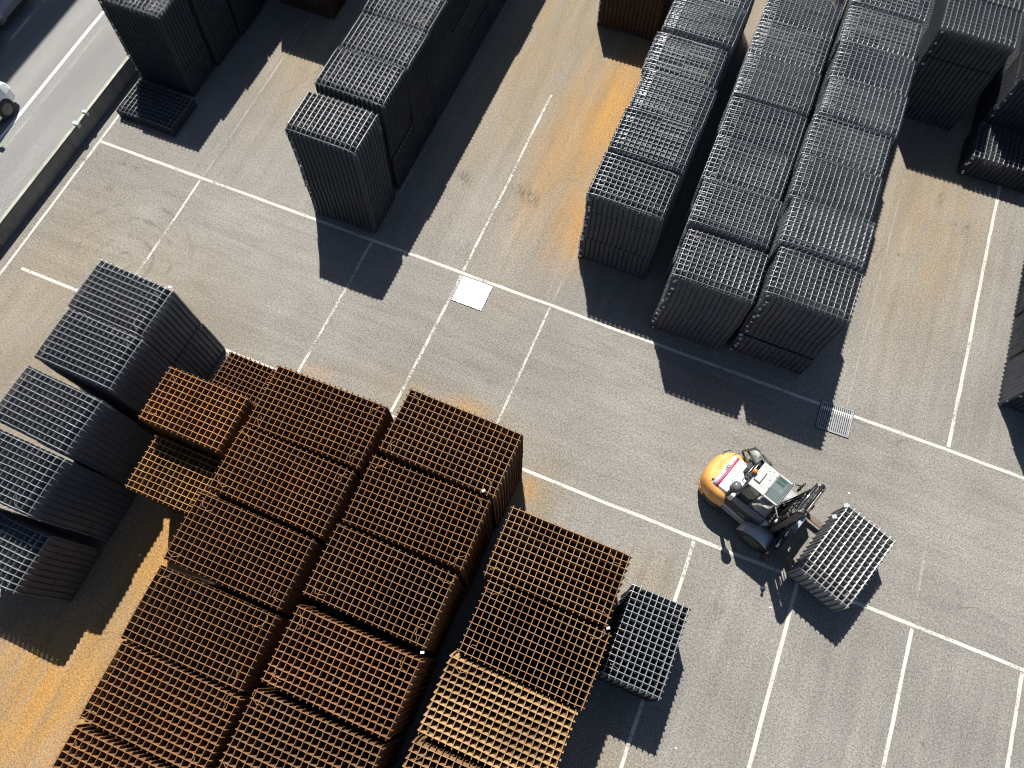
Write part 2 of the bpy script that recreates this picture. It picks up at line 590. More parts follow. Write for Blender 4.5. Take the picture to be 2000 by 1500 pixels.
def painted(p0, p1, w, mat, z=0.005, seed=0):
    """a hand-laid painted line with slightly unsteady edges"""
    rr = random.Random(seed)
    p0, p1 = Vector(p0), Vector(p1)
    d = (p1 - p0)
    n = max(2, int(d.length / 0.35))
    s = Vector((-d.y, d.x)).normalized()
    vs, fs = [], []
    drift = 0.0
    for i in range(n + 1):
        drift = drift * 0.85 + rr.uniform(-0.006, 0.006)
        c = p0 + d * (i / n) + s * drift
        a = c + s * (w / 2 + rr.uniform(-.004, .004))
        b = c - s * (w / 2 + rr.uniform(-.004, .004))
        vs += [(a.x, a.y, z), (b.x, b.y, z)]
        if i:
            k = 2 * i
            fs.append((k - 2, k - 1, k + 1, k))
    me = bpy.data.meshes.new('painted_line')
    me.from_pydata(vs, [], fs)
    return tag(link('painted_line', me, mat), kind='structure')


LW = 0.088
for i, (a, b, w, mt, z) in enumerate((
        ((-17.55, 9.275), (30, 9.275), LW, 'paint', .005), ((-17.12, 4.645), (30, 4.63), LW, 'paint', .005),
        ((-17.50, -20), (-17.66, 30), LW * .9, 'paint', .010),
        ((-13.96, 4.7), (-13.98, 9.2), LW * .8, 'paint_worn', .010), ((-13.97, 9.36), (-13.95, 19), LW * .7, 'paint_faint', .010),
        ((-8.28, 4.75), (-8.25, 9.2), LW * .9, 'paint_worn', .010), ((-8.25, 9.36), (-8.25, 12), LW * .8, 'paint_faint', .010),
        ((-5.48, 4.75), (-5.43, 9.2), LW * .95, 'paint_worn', .010), ((-5.43, 9.36), (-5.42, 16.2), LW * .85, 'paint_worn', .010),
        ((-2.77, 4.75), (-2.73, 9.2), LW * .75, 'paint_worn', .010), ((-2.73, 9.36), (-2.6, 12.0), LW * .6, 'paint_faint', .010),
        ((8.235, 9.36), (8.10, 24), LW, 'paint', .010), ((5.56, 9.4), (5.48, 17.2), LW * .5, 'paint_faint', .010), ((8.27, 4.8), (8.15, 7.0), LW * .7, 'paint_faint', .010),
        ((2.9, 4.56), (2.9, -14), LW, 'paint', .010), ((5.50, 4.56), (5.57, -14), LW * 1.05, 'paint', .010), ((8.27, 4.56), (8.22, -14), LW, 'paint', .010), ((10.81, 4.56), (10.75, -14), LW, 'paint', .010),
        ((-20.48, -60), (-20.53, 80), .105, 'paint_road', .009), ((-20.13, -60), (-20.13, 80), .07, 'paint_faint', .009), ((-22.60, -60), (-22.69, 80), .11, 'paint_worn', .009))):
    painted(a, b, w, M[mt], z, i)

# low concrete barrier wall between the road and the yard, cast in lengths
wall = empty('barrier_wall', (-18.09, 0, 0))
tag(wall, 'low stained concrete wall between the road and the yard', 'wall')
y = -20.0
wi = 0
while y < 40:
    ln = 5.0
    mb = MB().box((0, y + ln / 2, 0.27), (0.13, ln - 0.012, 0.54))
    mb.build('wall_panel', M['concrete'], wall, 0.012)
    y += ln
mb = MB().box((0.02, 10.0, 0.575), (0.10, 60, 0.03))
mb.build('coping', simple('pale_coping', (0.36, 0.37, 0.31), 0.7, 0, .3, 3.0), wall, 0.006)

for k, (yy, s, lb) in enumerate(((9.25, 1.0, 'small pale green clip sitting on the concrete wall, lower of two'), (9.72, .8, 'small pale green clip hanging on the concrete wall, upper of two'))):
    o = MB().box((0, 0, 0.62), (0.17 * s, 0.10 * s, 0.04)).box((0.09 * s, 0, 0.56), (0.02, 0.12 * s, 0.14)).build('wall_clip', M['tag_green'], None, 0.006)
    o.location = (-18.07, yy, 0)
    tag(o, lb, 'clip', 'clips on the concrete wall')


# ------------------------------------------------------------------ welded mesh stacks
CELL, OVER, BR = 0.137, 0.052, 0.0068


DRIFT, JIT = 0.45, 0.25


def bar_geom(p0, p1, r, tall=1.0):
    """diamond-section bars between the rows of p0 and p1"""
    d = p1 - p0
    d = d / np.linalg.norm(d, axis=1)[:, None]
    up = np.array([0, 0, 1.0])
    s = np.cross(d, up)
    s /= np.linalg.norm(s, axis=1)[:, None]
    u = np.cross(s, d)
    n = len(p0)
    V = np.empty((n, 8, 3))
    for k, (a, b) in enumerate(((1, 0), (0, 1), (-1, 0), (0, -1))):
        off = (s * a + u * (b * tall)) * r
        V[:, k] = p0 + off
        V[:, 4 + k] = p1 + off
    base = (np.arange(n) * 8)[:, None, None]
    F = np.array([[0, 1, 5, 4], [1, 2, 6, 5], [2, 3, 7, 6], [3, 0, 4, 7]])[None] + base
    return V.reshape(-1, 3), F.reshape(-1, 4)


def mat_bars(nx, ny, off, rot, z, r, cell=CELL, ytop=True, droop=None, segs=1, wob=0.0, rng=None, celly=None):
    """centre lines of one mat: nx bars running along Y and ny bars along X"""
    celly = celly or cell
    lx, ly = (nx - 1) * cell / 2 + OVER, (ny - 1) * celly / 2 + OVER
    xs = (np.arange(nx) - (nx - 1) / 2) * cell
    ys = (np.arange(ny) - (ny - 1) / 2) * celly
    zl, zu = z + r, z + 3 * r
    zy, zx = (zu, zl) if ytop else (zl, zu)
    P0, P1 = [], []

    def zf(x, y):
        dz = np.zeros_like(x)
        if droop is not None:
            rt, lf, fr, bk, dep = droop
            dz -= rt * np.clip((x - lx * .72) / (lx * .28), 0, None) ** 1.6
            dz -= lf * np.clip((-x - lx * .72) / (lx * .28), 0, None) ** 1.6
            dz -= fr * np.clip((-y - ly * .66) / (ly * .34), 0, None) ** 1.6
            dz -= bk * np.clip((y - ly * .66) / (ly * .34), 0, None) ** 1.6
            dz *= dep
        return dz
    tt = np.linspace(-1, 1, segs + 1)
    if segs > 1:
        tt = np.sort(np.concatenate([np.linspace(-.7, .7, segs - 3), [-1, -.88, .88, 1]]))
    ex = rng.uniform(-.006, .006, nx) if rng is not None else np.zeros(nx)
    ey = rng.uniform(-.006, .006, ny) if rng is not None else np.zeros(ny)
    for a, b in zip(tt[:-1], tt[1:]):
        ya, yb = a * ly + ex, b * ly + ex
        P0.append(np.stack([xs, ya, zy + zf(xs, ya)], 1))
        P1.append(np.stack([xs, yb, zy + zf(xs, yb)], 1))
        xa, xb = a * lx + ey, b * lx + ey
        P0.append(np.stack([xa, ys, zx + zf(xa, ys)], 1))
        P1.append(np.stack([xb, ys, zx + zf(xb, ys)], 1))
    P0, P1 = np.concatenate(P0), np.concatenate(P1)
    if wob:
        w = rng.normal(0, wob, (len(P0), 2))
        P0[:, :2] += w
        P1[:, :2] += w
    c, s = math.cos(rot), math.sin(rot)
    Rm = np.array([[c, -s], [s, c]])
    for P in (P0, P1):
        P[:, :2] = P[:, :2] @ Rm.T + off
    return P0, P1


def smooth_walk(n, amp, rng, corr=10):
    k = np.arange(-3 * corr, 3 * corr + 1)
    g = np.exp(-(k / corr) ** 2)
    w = np.convolve(rng.normal(0, 1, n + len(k) - 1), g / np.sqrt((g ** 2).sum()), 'valid')
    return w * amp


def wire_mesh(k, r=0.004):
    rr = random.Random(100 + k)
    pts = []
    L = rr.uniform(.22, .34)
    ph = rr.uniform(0, 6)
    for i in range(13):
        t = i / 12
        a = ph + t * rr.uniform(4.2, 6.0)
        pts.append(((t - .5) * L + .035 * math.cos(a), .05 * math.sin(a) + .02 * rr.uniform(-1, 1), .012 + .03 * abs(math.sin(a * 1.3)) + rr.uniform(0, .01)))
    return MB().tube(pts, r, 4).mesh('tie_wire')


WIRES = [wire_mesh(k) for k in range(6)]
WIRES_R = [wire_mesh(k + 20) for k in range(6)]
for w_ in WIRES:
    w_.materials.append(M['wire'])
for w_ in WIRES_R:
    w_.materials.append(M['wire_rust'])


def tag_mesh(k, mat):
    rr = random.Random(300 + k)
    w, h = rr.uniform(.060, .085), rr.uniform(.045, .065)
    b = rr.uniform(.008, .02)
    mb = MB()
    mb.loft([[(-w / 2, 0, -h / 2), (0, -b, -h / 2), (w / 2, 0, -h / 2), (w / 2, .003, -h / 2), (0, .003 - b, -h / 2), (-w / 2, .003, -h / 2)],
             [(-w / 2, -.01, h / 2), (0, -b - .01, h / 2), (w / 2, -.01, h / 2), (w / 2, -.007, h / 2), (0, -.007 - b, h / 2), (-w / 2, -.007, h / 2)]], smooth=False)
    me = mb.mesh('label_tag')
    me.materials.append(mat)
    return me


TAGS = [tag_mesh(k, M['tag_white'] if k % 3 else M['tag_blue']) for k in range(9)]
GREY = (0.20, 0.214, 0.233)
GREYD = (0.155, 0.168, 0.19)


def column(cx, cy, ztop, label, group, color=GREY, rusty=False, nx=15, ny=10, packs=1, interior=True, lean=(0, 0),
           drift=0.012, jit=0.005, rz=0.0, tags=0, droop=(.03, .02, .02, .01), seed=0, zbase=0.0, cell=CELL, ytop=True,
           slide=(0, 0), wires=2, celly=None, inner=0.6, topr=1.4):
    """one column of stacked welded mats.  packs > 1: each bundle in the column is a thing of its own"""
    # inner: dims the lower mats' colour, painting shade into cells and stack sides
    rng = np.random.default_rng(1000 + seed)
    r = BR
    pitch = 4 * r * 0.985
    n = int(round((ztop - zbase) / pitch))
    pitch = (ztop - zbase - 4 * r) / (n - 1)
    drift, jit = drift * DRIFT, jit * JIT
    ox = smooth_walk(n, drift, rng, 18) + rng.normal(0, jit, n)
    oy = smooth_walk(n, drift, rng, 18) + rng.normal(0, jit, n)
    t = np.linspace(-1, 0, n)               # 0 at the top
    ox += lean[0] * t
    oy += lean[1] * t
    if slide[0] or slide[1]:                # upper mats slide progressively
        q = np.clip((t + .42) / .42, 0, 1) ** 1.5
        ox += slide[0] * (q - 1)
        oy += slide[1] * (q - 1)
    rots = smooth_walk(n, .0012, rng, 14) + rng.normal(0, .0006, n) + rng.normal(0, .005)
    cuts = [int(round(n * k / packs)) for k in range(packs + 1)]
    for k in range(1, packs):
        cuts[k] += int(rng.integers(-max(1, n // 14), max(2, n // 14)))
    mat = M['rust'] if rusty else M['steel']
    # gaps between bundles
    zs = zbase + np.arange(n) * pitch
    poff = rng.normal(0, .009, (packs, 2))
    for k in range(packs):
        a, b = cuts[k], cuts[k + 1]
        ox[a:b] += poff[k, 0]
        oy[a:b] += poff[k, 1]
    kink = 0.0
    for k in range(packs):
        a, b = cuts[k], cuts[k + 1]
        top = k == packs - 1
        V, F, nb = [], [], 0
        last = b - 1 if top else b
        for i in range(a, last):
            if packs > 1 and not (k == 0) and i == a:
                continue                    # a missing mat leaves the dark joint between two bundles
            if interior and i < n - 46 and (i % 2):
                continue
            dep = max(0.0, 1 - (n - 1 - i) / 16.0)
            nearend = dep > 0
            p0, p1 = mat_bars(nx, ny, (ox[i], oy[i]), rots[i], zs[i], r, cell, ytop,
                              (*droop, dep) if nearend else None, 6 if nearend else 1, 0.001 if nearend else 0.0005, rng, celly)
            v, f = bar_geom(p0, p1, r, 1.8)      # doubled wires: the nested mats leave almost no gap
            V.append(v)
            F.append(f + nb)
            nb += len(v)
        me = mesh_np('mats', np.concatenate(V), np.concatenate(F))
        me.materials.append(mat)
        if packs > 1:
            what = 'top bundle' if top else ('bottom bundle' if k == 0 else ('middle bundle' if packs == 3 else 'middle bundle'))
            lb = what + ', ' + label
        else:
            lb = label
        if top:
            root = empty('mesh_bundle' if packs > 1 else 'mesh_stack', (cx, cy, 0), rz)
            tag(root, lb, 'mesh bundle' if packs > 1 else 'mesh stack', group)
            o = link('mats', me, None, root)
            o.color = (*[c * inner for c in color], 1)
            tag(o, kind='stuff')
            p0, p1 = mat_bars(nx, ny, (ox[-1], oy[-1]), rots[-1], zs[-1], r, cell, ytop, (*droop, 1.0), 6, 0.003, rng, celly)
            v, f = bar_geom(p0, p1, r * topr)
            tm = mesh_np('top_mat', v, f)
            tm.materials.append(mat)
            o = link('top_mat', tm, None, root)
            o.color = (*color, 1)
            lx, ly = (nx - 1) * cell / 2, (ny - 1) * (celly or cell) / 2
            for wv in range(wires):
                sx, sy = ((-1, 1), (1, -1), (1, 1), (-1, -1))[(wv + seed) % 4]
                o = link('tie_wire', (WIRES_R if rusty else WIRES)[int(rng.integers(0, 6))], None, root)
                o.location = (ox[-1] + sx * (lx - rng.uniform(.12, .28)), oy[-1] + sy * (ly - rng.uniform(.08, .2)), zs[-1] + 3.5 * r)
                o.rotation_euler = (0, 0, rng.uniform(0, 6.28))
        else:
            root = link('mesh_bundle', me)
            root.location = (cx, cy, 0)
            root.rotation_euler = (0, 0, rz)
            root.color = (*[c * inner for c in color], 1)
            tag(root, lb, 'mesh bundle', group)
        if tags:
            nt_ = max(2, int(round(tags * (b - a) / n)))
            lx, ly = (nx - 1) * cell / 2, (ny - 1) * (celly or cell) / 2
            for q in range(nt_):
                i = int(a + (q + rng.uniform(.15, .85)) * (b - a) / nt_)
                i = min(i, n - 2)
                o = link('label_tag', TAGS[int(rng.integers(0, 9))], None, root)
                o.location = (ox[i] - lx + rng.uniform(-.03, .10), oy[i] - ly - OVER - .012, zs[i])
                o.rotation_euler = (rng.uniform(-.7, -.1), rng.uniform(-.5, .5), rng.uniform(-.4, .4))
    return root


ORD = ['front', 'second', 'third', 'fourth', 'fifth', 'sixth', 'seventh', 'eighth', 'ninth']


def ordn(i):
    return 'front stack' if i == 0 else ORD[i] + ' stack from front'


sd = 0
# -- row beside the concrete wall (top left)
for i, (yy, z) in enumerate(((12.53, 3.15), (13.95, 3.3), (15.36, 3.4), (16.8, 3.4), (18.2, 3.4), (19.6, 3.4))):
    sd += 1
    column(-16.58 + (.0, .08, .14, .1, .1, .1)[i], yy, z, ordn(i) + ', dark grey row beside the concrete wall', 'grey stacks beside the concrete wall',
           GREYD, packs=3, interior=i > 2, tags=9 if i == 0 else 0, lean=(.22, .05), seed=sd, jit=.006, drift=.014)
sd += 1
column(-16.52, 10.95, 0.36, 'low grey mesh bundle lying on the ground beside the concrete wall', 'grey stacks beside the concrete wall', GREYD, seed=sd, interior=False, wires=1)
# -- brown stacks in shade behind
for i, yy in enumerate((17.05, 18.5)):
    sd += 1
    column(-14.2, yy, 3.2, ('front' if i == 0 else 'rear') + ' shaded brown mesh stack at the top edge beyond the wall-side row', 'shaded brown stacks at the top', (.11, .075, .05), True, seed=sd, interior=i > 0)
# -- free-standing row in the upper middle
for i, (xx, yy, z) in enumerate(((-9.23, 10.27, 3.52), (-9.19, 11.83, 3.54), (-9.18, 13.2, 3.54), (-9.18, 14.56, 3.55), (-9.17, 15.92, 3.55), (-9.18, 17.28, 3.54), (-9.17, 18.64, 3.55), (-9.17, 20.0, 3.55), (-9.17, 21.36, 3.55))):
    sd += 1
    column(xx, yy, z, ordn(i) + ', grey row left of the white grate', 'grey stacks in the upper middle row', GREYD if i else (.22, .235, .25), packs=3, interior=i > 2,
           tags=12 if i == 0 else 0, lean=(.12, .06) if i else (.14, .10), seed=sd, jit=.007, drift=.016, slide=(-.10, .03) if i == 0 else (0, 0), droop=(.09, .02, .06, .01) if i == 0 else (.06, .02, .04, .01))
# -- brown stack at the top centre
for i, yy in enumerate((20.15, 21.6)):
    sd += 1
    column(-4.1, yy, 2.1, ('front' if i == 0 else 'rear') + ' low brown mesh stack at the top beside the orange rust stain', 'brown stacks at the top', (.17, .10, .05), True, seed=sd, tags=6 if i == 0 else 0, interior=i > 0)
# -- three long grey rows
for i, yy in enumerate((11.74, 13.17, 14.67, 16.12, 17.58, 19.03, 20.48)):
    sd += 1
    column(-1.57 + .03 * ((i * 7) % 3 - 1), yy, 3.1 + .06 * ((i * 5) % 3 - 1), ordn(i) + ', left of the three long grey rows', 'three long grey rows', GREY,
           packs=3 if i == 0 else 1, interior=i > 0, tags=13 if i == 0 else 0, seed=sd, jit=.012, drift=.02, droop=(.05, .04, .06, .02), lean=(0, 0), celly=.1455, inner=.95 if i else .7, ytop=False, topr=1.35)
for i, (xx, yy) in enumerate(((1.08, 10.38), (.97, 11.92), (.9, 13.33), (.9, 14.77), (.86, 16.22), (.86, 17.67), (.85, 19.1), (.85, 20.5))):
    sd += 1
    column(xx, yy, 3.02 + .05 * ((i * 5) % 3 - 1), ordn(i) + ', middle of the three long grey rows', 'three long grey rows', GREY,
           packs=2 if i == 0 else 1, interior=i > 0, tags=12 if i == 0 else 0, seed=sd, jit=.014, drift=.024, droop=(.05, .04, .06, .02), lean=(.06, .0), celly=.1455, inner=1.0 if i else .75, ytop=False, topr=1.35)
for i, (xx, yy) in enumerate(((3.21, 10.55), (3.14, 11.96), (3.05, 13.36), (3.03, 14.75), (3.09, 16.1), (3.05, 17.42), (3.0, 18.8), (3.0, 20.2))):
    sd += 1
    column(xx, yy, 3.3 + .04 * ((i * 5) % 3 - 1), ordn(i) + ', right of the three long grey rows', 'three long grey rows', GREY,
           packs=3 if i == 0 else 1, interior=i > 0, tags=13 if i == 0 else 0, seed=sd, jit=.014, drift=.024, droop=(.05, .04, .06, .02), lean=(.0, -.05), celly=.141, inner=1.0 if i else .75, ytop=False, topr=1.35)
# -- rows at the upper right
for i, yy in enumerate((20.18, 21.6, 23.0, 24.4)):
    sd += 1
    column(5.42, yy, 3.3, ordn(i) + ', grey row at the upper right corner', 'grey stacks at the upper right', GREYD,
           packs=3 if i == 0 else 1, interior=i > 0, tags=11 if i == 0 else 0, seed=sd, jit=.012, drift=.02)
for i, yy in enumerate((20.15, 21.6, 23.0)):
    sd += 1
    column(8.02, yy, 3.3, ordn(i) + ', far right row behind a low bundle', 'grey stacks at the upper right', GREYD,
           packs=3 if i == 0 else 1, interior=i > 0, tags=10 if i == 0 else 0, seed=sd, jit=.012, drift=.02)
sd += 1
column(7.87, 18.7, 0.88, 'low grey mesh bundle mostly in shade near the upper right edge', 'grey stacks at the upper right', GREYD, tags=5, seed=sd, interior=False, jit=.01, wires=1)
for i, yy in enumerate((11.67, 13.1, 14.5, 15.93, 17.35)):
    sd += 1
    column(10.2, yy, 3.3, ordn(i) + ', grey row cut off by the right edge', 'grey stacks at the right edge', GREYD, packs=2, interior=False,
           tags=8 if i == 0 else 0, seed=sd, jit=.01, drift=.02)
# -- grey row at the left edge
GL = (.28, .302, .322)
for i, (xx, yy, z) in enumerate(((-11.43, 4.03, 3.42), (-11.41, 2.66, 3.42), (-11.44, 1.10, 3.4), (-11.42, -.32, 3.4), (-11.44, -1.88, 2.3))):
    sd += 1
    nm = ('far', 'second', 'third', 'fourth', 'near lower')[i]
    column(xx, yy, z, f'{nm} stack, grey row at the left edge', 'grey stacks at the left edge', GL, packs=2, interior=False, seed=sd, jit=.006, drift=.007,
           droop=(.12, .0, .03, .02) if i < 3 else (.14, .02, .03, .03), rz=(-.02, -.012, -.03, -.02, -.02)[i], ytop=False)
# -- rusty stacks
for (xx, yy, z, lb, col, kw) in (
        (-8.66, 3.72, 1.2, 'low dark rusty mesh stack tucked behind the bright orange one', (.24, .115, .045), {}),
        (-8.54, 2.36, 3.3, 'bright orange rusty mesh stack beside the grey left row', (.42, .20, .068), dict(interior=False)),
        (-8.47, .985, 2.4, 'golden rusty mesh stack half in shadow of the orange one', (.42, .24, .075), dict(interior=False))):
    sd += 1
    column(xx, yy, z, lb, 'small rusty stacks', col, True, seed=sd, jit=.004, ytop=False, **kw)
RB = ((-5.92, 3.23), (-5.99, 1.70), (-6.08, .08), (-6.04, -1.52), (-5.97, -3.07), (-5.95, -4.64))
RC = ((-3.01, 3.79), (-3.08, 2.18), (-3.15, .56), (-3.09, -1.16), (-3.1, -2.8), (-3.1, -4.4))
RD = ((.01, 2.33), (.13, .73), (.01, -.88), (.0, -2.5), (.0, -4.1))
rc = random.Random(5)
for row, z, nm, base in ((RB, 3.35, 'left', (.24, .118, .043)), (RC, 3.35, 'middle', (.25, .134, .057)), (RD, 3.0, 'right', (.30, .18, .087))):
    for i, (xx, yy) in enumerate(row):
        sd += 1
        k = rc.uniform(.86, 1.12)
        hue = rc.uniform(-.10, .10)
        cc = (base[0] * k * (1 + hue * .5), base[1] * k, base[2] * k * (1 - hue))
        if row is RD and i == 2:
            cc = (.42, .27, .125)
        if row is RC and i == 3:
            cc = (.27, .13, .055)
        ordb = ('farthest', 'second', 'third', 'fourth', 'fifth', 'sixth')[i]
        column(xx, yy, z + rc.uniform(-.07, .07), f'{ordb} stack from the far end, {nm} long row of brown rusty mesh', 'long rusty rows', cc, True, nx=20, ny=11, seed=sd,
               jit=.0035, drift=.008, ytop=False, interior=not (i == 0 or row is RD),
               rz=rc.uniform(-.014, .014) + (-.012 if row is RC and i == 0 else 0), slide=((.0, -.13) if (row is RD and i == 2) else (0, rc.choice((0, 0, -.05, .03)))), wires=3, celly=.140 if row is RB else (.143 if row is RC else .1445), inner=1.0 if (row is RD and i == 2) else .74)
# -- single grey stack beside the rusty rows
sd += 1
column(2.31, 1.73, 1.9, 'short grey mesh stack standing alone right of the rusty rows', 'lone grey stacks', (.34, .36, .38), nx=10, ny=15, seed=sd, interior=False, jit=.004, drift=.01,
       rz=-.01, slide=(.0, .06), droop=(.03, .03, .05, .02), wires=3)

# white tags lying on tops of stacks
for k, (x, y, z, rz_, lb) in enumerate(((-1.79, -.28, 3.42, .4, 'white label tag at a corner between middle rusty stacks'), (-1.95, 3.05, 3.43, 1.0, 'small white label tag on the farthest middle rusty stack'),
                                        (-10.47, 4.66, 3.46, .3, 'white label tag on the far corner of left grey row'), (1.37, 1.53, 3.05, .6, 'white label tag between first two stacks of right rusty row'))):
    o = MB().box((0, 0, 0), (.075, .05, .006)).build('label_tag', M['tag_white'], None, .002)
    o.location = (x, y, z)
    o.rotation_euler = (.25, .2, rz_)
    tag(o, lb, 'tag', 'white tags lying on stacks')


# ------------------------------------------------------------------ drain grates
def grate(name, cx, cy, w, d, rz, nb, mat, label, painted_row=False):
    g = empty(name, (cx, cy, 0), rz)
    tag(g, label, 'drain grate')
    t = .035
    z = .022
    for nm_, c, s in (('frame_rail', (0, d / 2 - t / 2, z), (w, t, .024)), ('frame_rail', (0, -d / 2 + t / 2, z), (w, t, .024)),
                      ('frame_rail', (-w / 2 + t / 2, 0, z), (t, d - 2 * t - .004, .024)), ('frame_rail', (w / 2 - t / 2, 0, z), (t, d - 2 * t - .004, .024))):
        MB().box(c, s).build(nm_, mat, g, .003)
    sheet('pit', -w / 2 - .014, w / 2 + .014, -d / 2 - .014, d / 2 + .014, .0115, M['pit'], g)
    step = (w - 2 * t) / nb
    me = MB().box((0, 0, 0), (step * .58, d - 2 * t - .006, .014)).mesh('bar')
    me.materials.append(mat)
    mp = MB().box((0, 0, 0), (step * .56, .10, .002)).mesh('paint_patch')
    mp.materials.append(M['paint_road'])
    for i in range(nb):
        o = link('bar', me, None, g)
        o.location = (-w / 2 + t + (i + .5) * step, 0, z)
        if painted_row:
            q = link('paint_patch', mp, None, o)
            q.location = (0, d / 2 - .20, .009)
    return g


grate('drain_grate', -4.91, 8.78, .89, .80, .0, 15, M['galv'], 'bright white shining drain grate in the middle of the yard')
grate('drain_grate', 5.35, 9.0, .86, .80, .02, 15, M['galv_dull'], 'grey drain grate half in shadow with a white painted line across', True)



# ------------------------------------------------------------------ forklift
TH = math.radians(-19.5)
FO = Vector((4.0 - 0.23 * math.sin(TH), 5.55 + 0.23 * math.cos(TH)))     # local x forward, y to the left


def fl_world(u, v):
    return (FO.x + u * math.cos(TH) - v * math.sin(TH), FO.y + u * math.sin(TH) + v * math.cos(TH))


fk = empty('forklift', (FO.x, FO.y, 0), TH)
tag(fk, 'orange and white forklift carrying a bundle of steel mesh', 'forklift')


def cw_ring(z, k, rear=0.0, front=-0.76):
    pts = []
    for i in range(17):
        t = math.radians(-90 + 180 * i / 16)
        c, s_ = math.cos(t), math.sin(t)
        pts.append((-1.02 - (0.60 * k - rear) * abs(c) ** .88, 0.63 * k * math.copysign(abs(s_) ** .8, s_), z))
    pts += [(front, 0.60 * k, z), (front - .06, 0.40 * k, z), (front - .06, -0.40 * k, z), (front, -0.60 * k, z)]
    return pts


cw = MB().loft([cw_ring(.50, .97), cw_ring(.56, 1.0), cw_ring(.84, 1.0), cw_ring(.98, .97, 0, -.80), cw_ring(1.08, .89, 0, -.85), cw_ring(1.13, .76, 0, -.9)]).build('counterweight', M['cw'], fk, .015)
lo = MB().loft([[(p[0], p[1], z) for p in cw_ring(z, k) if p[0] < -1.18] for z, k in ((.18, .90), (.28, .96), (.515, .97))]).build('bumper', M['cw'], cw)
MB().tube([(-1.42 + .0, .56, 1.0), (-1.52, .40, 1.04), (-1.50, .2, 1.085), (-1.42, .05, 1.115), (-1.36, 0, 1.125)], .011, 5).build('seam', M['black'], cw)
MB().tube([(-1.36, -.42, 1.10), (-1.24, -.47, 1.09), (-1.12, -.46, 1.10), (-1.0, -.47, 1.10)], .009, 5).build('seam', M['black'], cw)
MB().box((-1.2, .40, 1.17), (.09, .05, .05)).build('hinge', M['black'], cw, .006)
MB().box((-1.31, -.36, 1.145), (.10, .035, .03), Matrix.Rotation(.6, 3, 'Z')).build('hinge', M['black'], cw, .004)
MB().box((-1.45, .12, 1.10), (.14, .03, .015), Matrix.Rotation(.5, 3, 'Z')).build('grip_recess', M['stripe'], cw, .004)


def hood_ring(u, dz=0.0, k=1.0, lowz=.92):
    return [(u, v * k, z + (dz if z > 1 else 0)) for v, z in ((-.46, lowz), (-.46, 1.14), (-.43, 1.21), (-.32, 1.258), (-.12, 1.285), (.12, 1.285), (.32, 1.258), (.43, 1.21), (.46, 1.14), (.46, lowz))]


hood = MB().loft([hood_ring(-1.14), hood_ring(-.95, .01), hood_ring(-.70, .012)]).build('hood', M['white_paint'], fk, .01)
MB().loft([hood_ring(-1.30, -.045, .95), hood_ring(-1.27, -.012, .975), hood_ring(-1.19, -.002)]).build('hood_band', M['band'], hood)
MB().loft([hood_ring(-1.188, 0.0, 1.003), hood_ring(-1.142, .003, 1.003)]).build('hood_stripe', M['stripe'], hood)
tc = bpy.data.curves.new('hood_lettering', 'FONT')
tc.body = 'UO'
tc.size = .105
tc.extrude = .002
tc.align_x = 'CENTER'
tc.align_y = 'CENTER'
tmp = bpy.data.objects.new('tmp_text', tc)
COL.objects.link(tmp)
bpy.context.view_layer.update()
tme = bpy.data.meshes.new_from_object(tmp.evaluated_get(bpy.context.evaluated_depsgraph_get()))
bpy.data.objects.remove(tmp)
to = link('lettering', tme, M['black'], hood)
to.location = (-1.235, 0.04, 1.288)
to.rotation_euler = (0, 0, math.radians(90))

for k, (u, v, z, a) in enumerate(((-1.50, -.30, .985, 1.1), (-1.36, .47, 1.0, .4))):
    MB().box((u, v, z), (.09, .05, .03), Matrix.Rotation(a, 3, 'Z')).build('tail_lamp', M['stripe'], cw, .008)
MB().box((-.98, .0, 1.305), (.03, .34, .012)).build('hood_latch', M['grey_paint'], hood, .004)
for v in (-.435, .435):
    MB().beam((-1.10, v * .93, 1.20), (-.72, v * .93, 1.215), .012, .012).build('hood_seam', M['black'], hood)
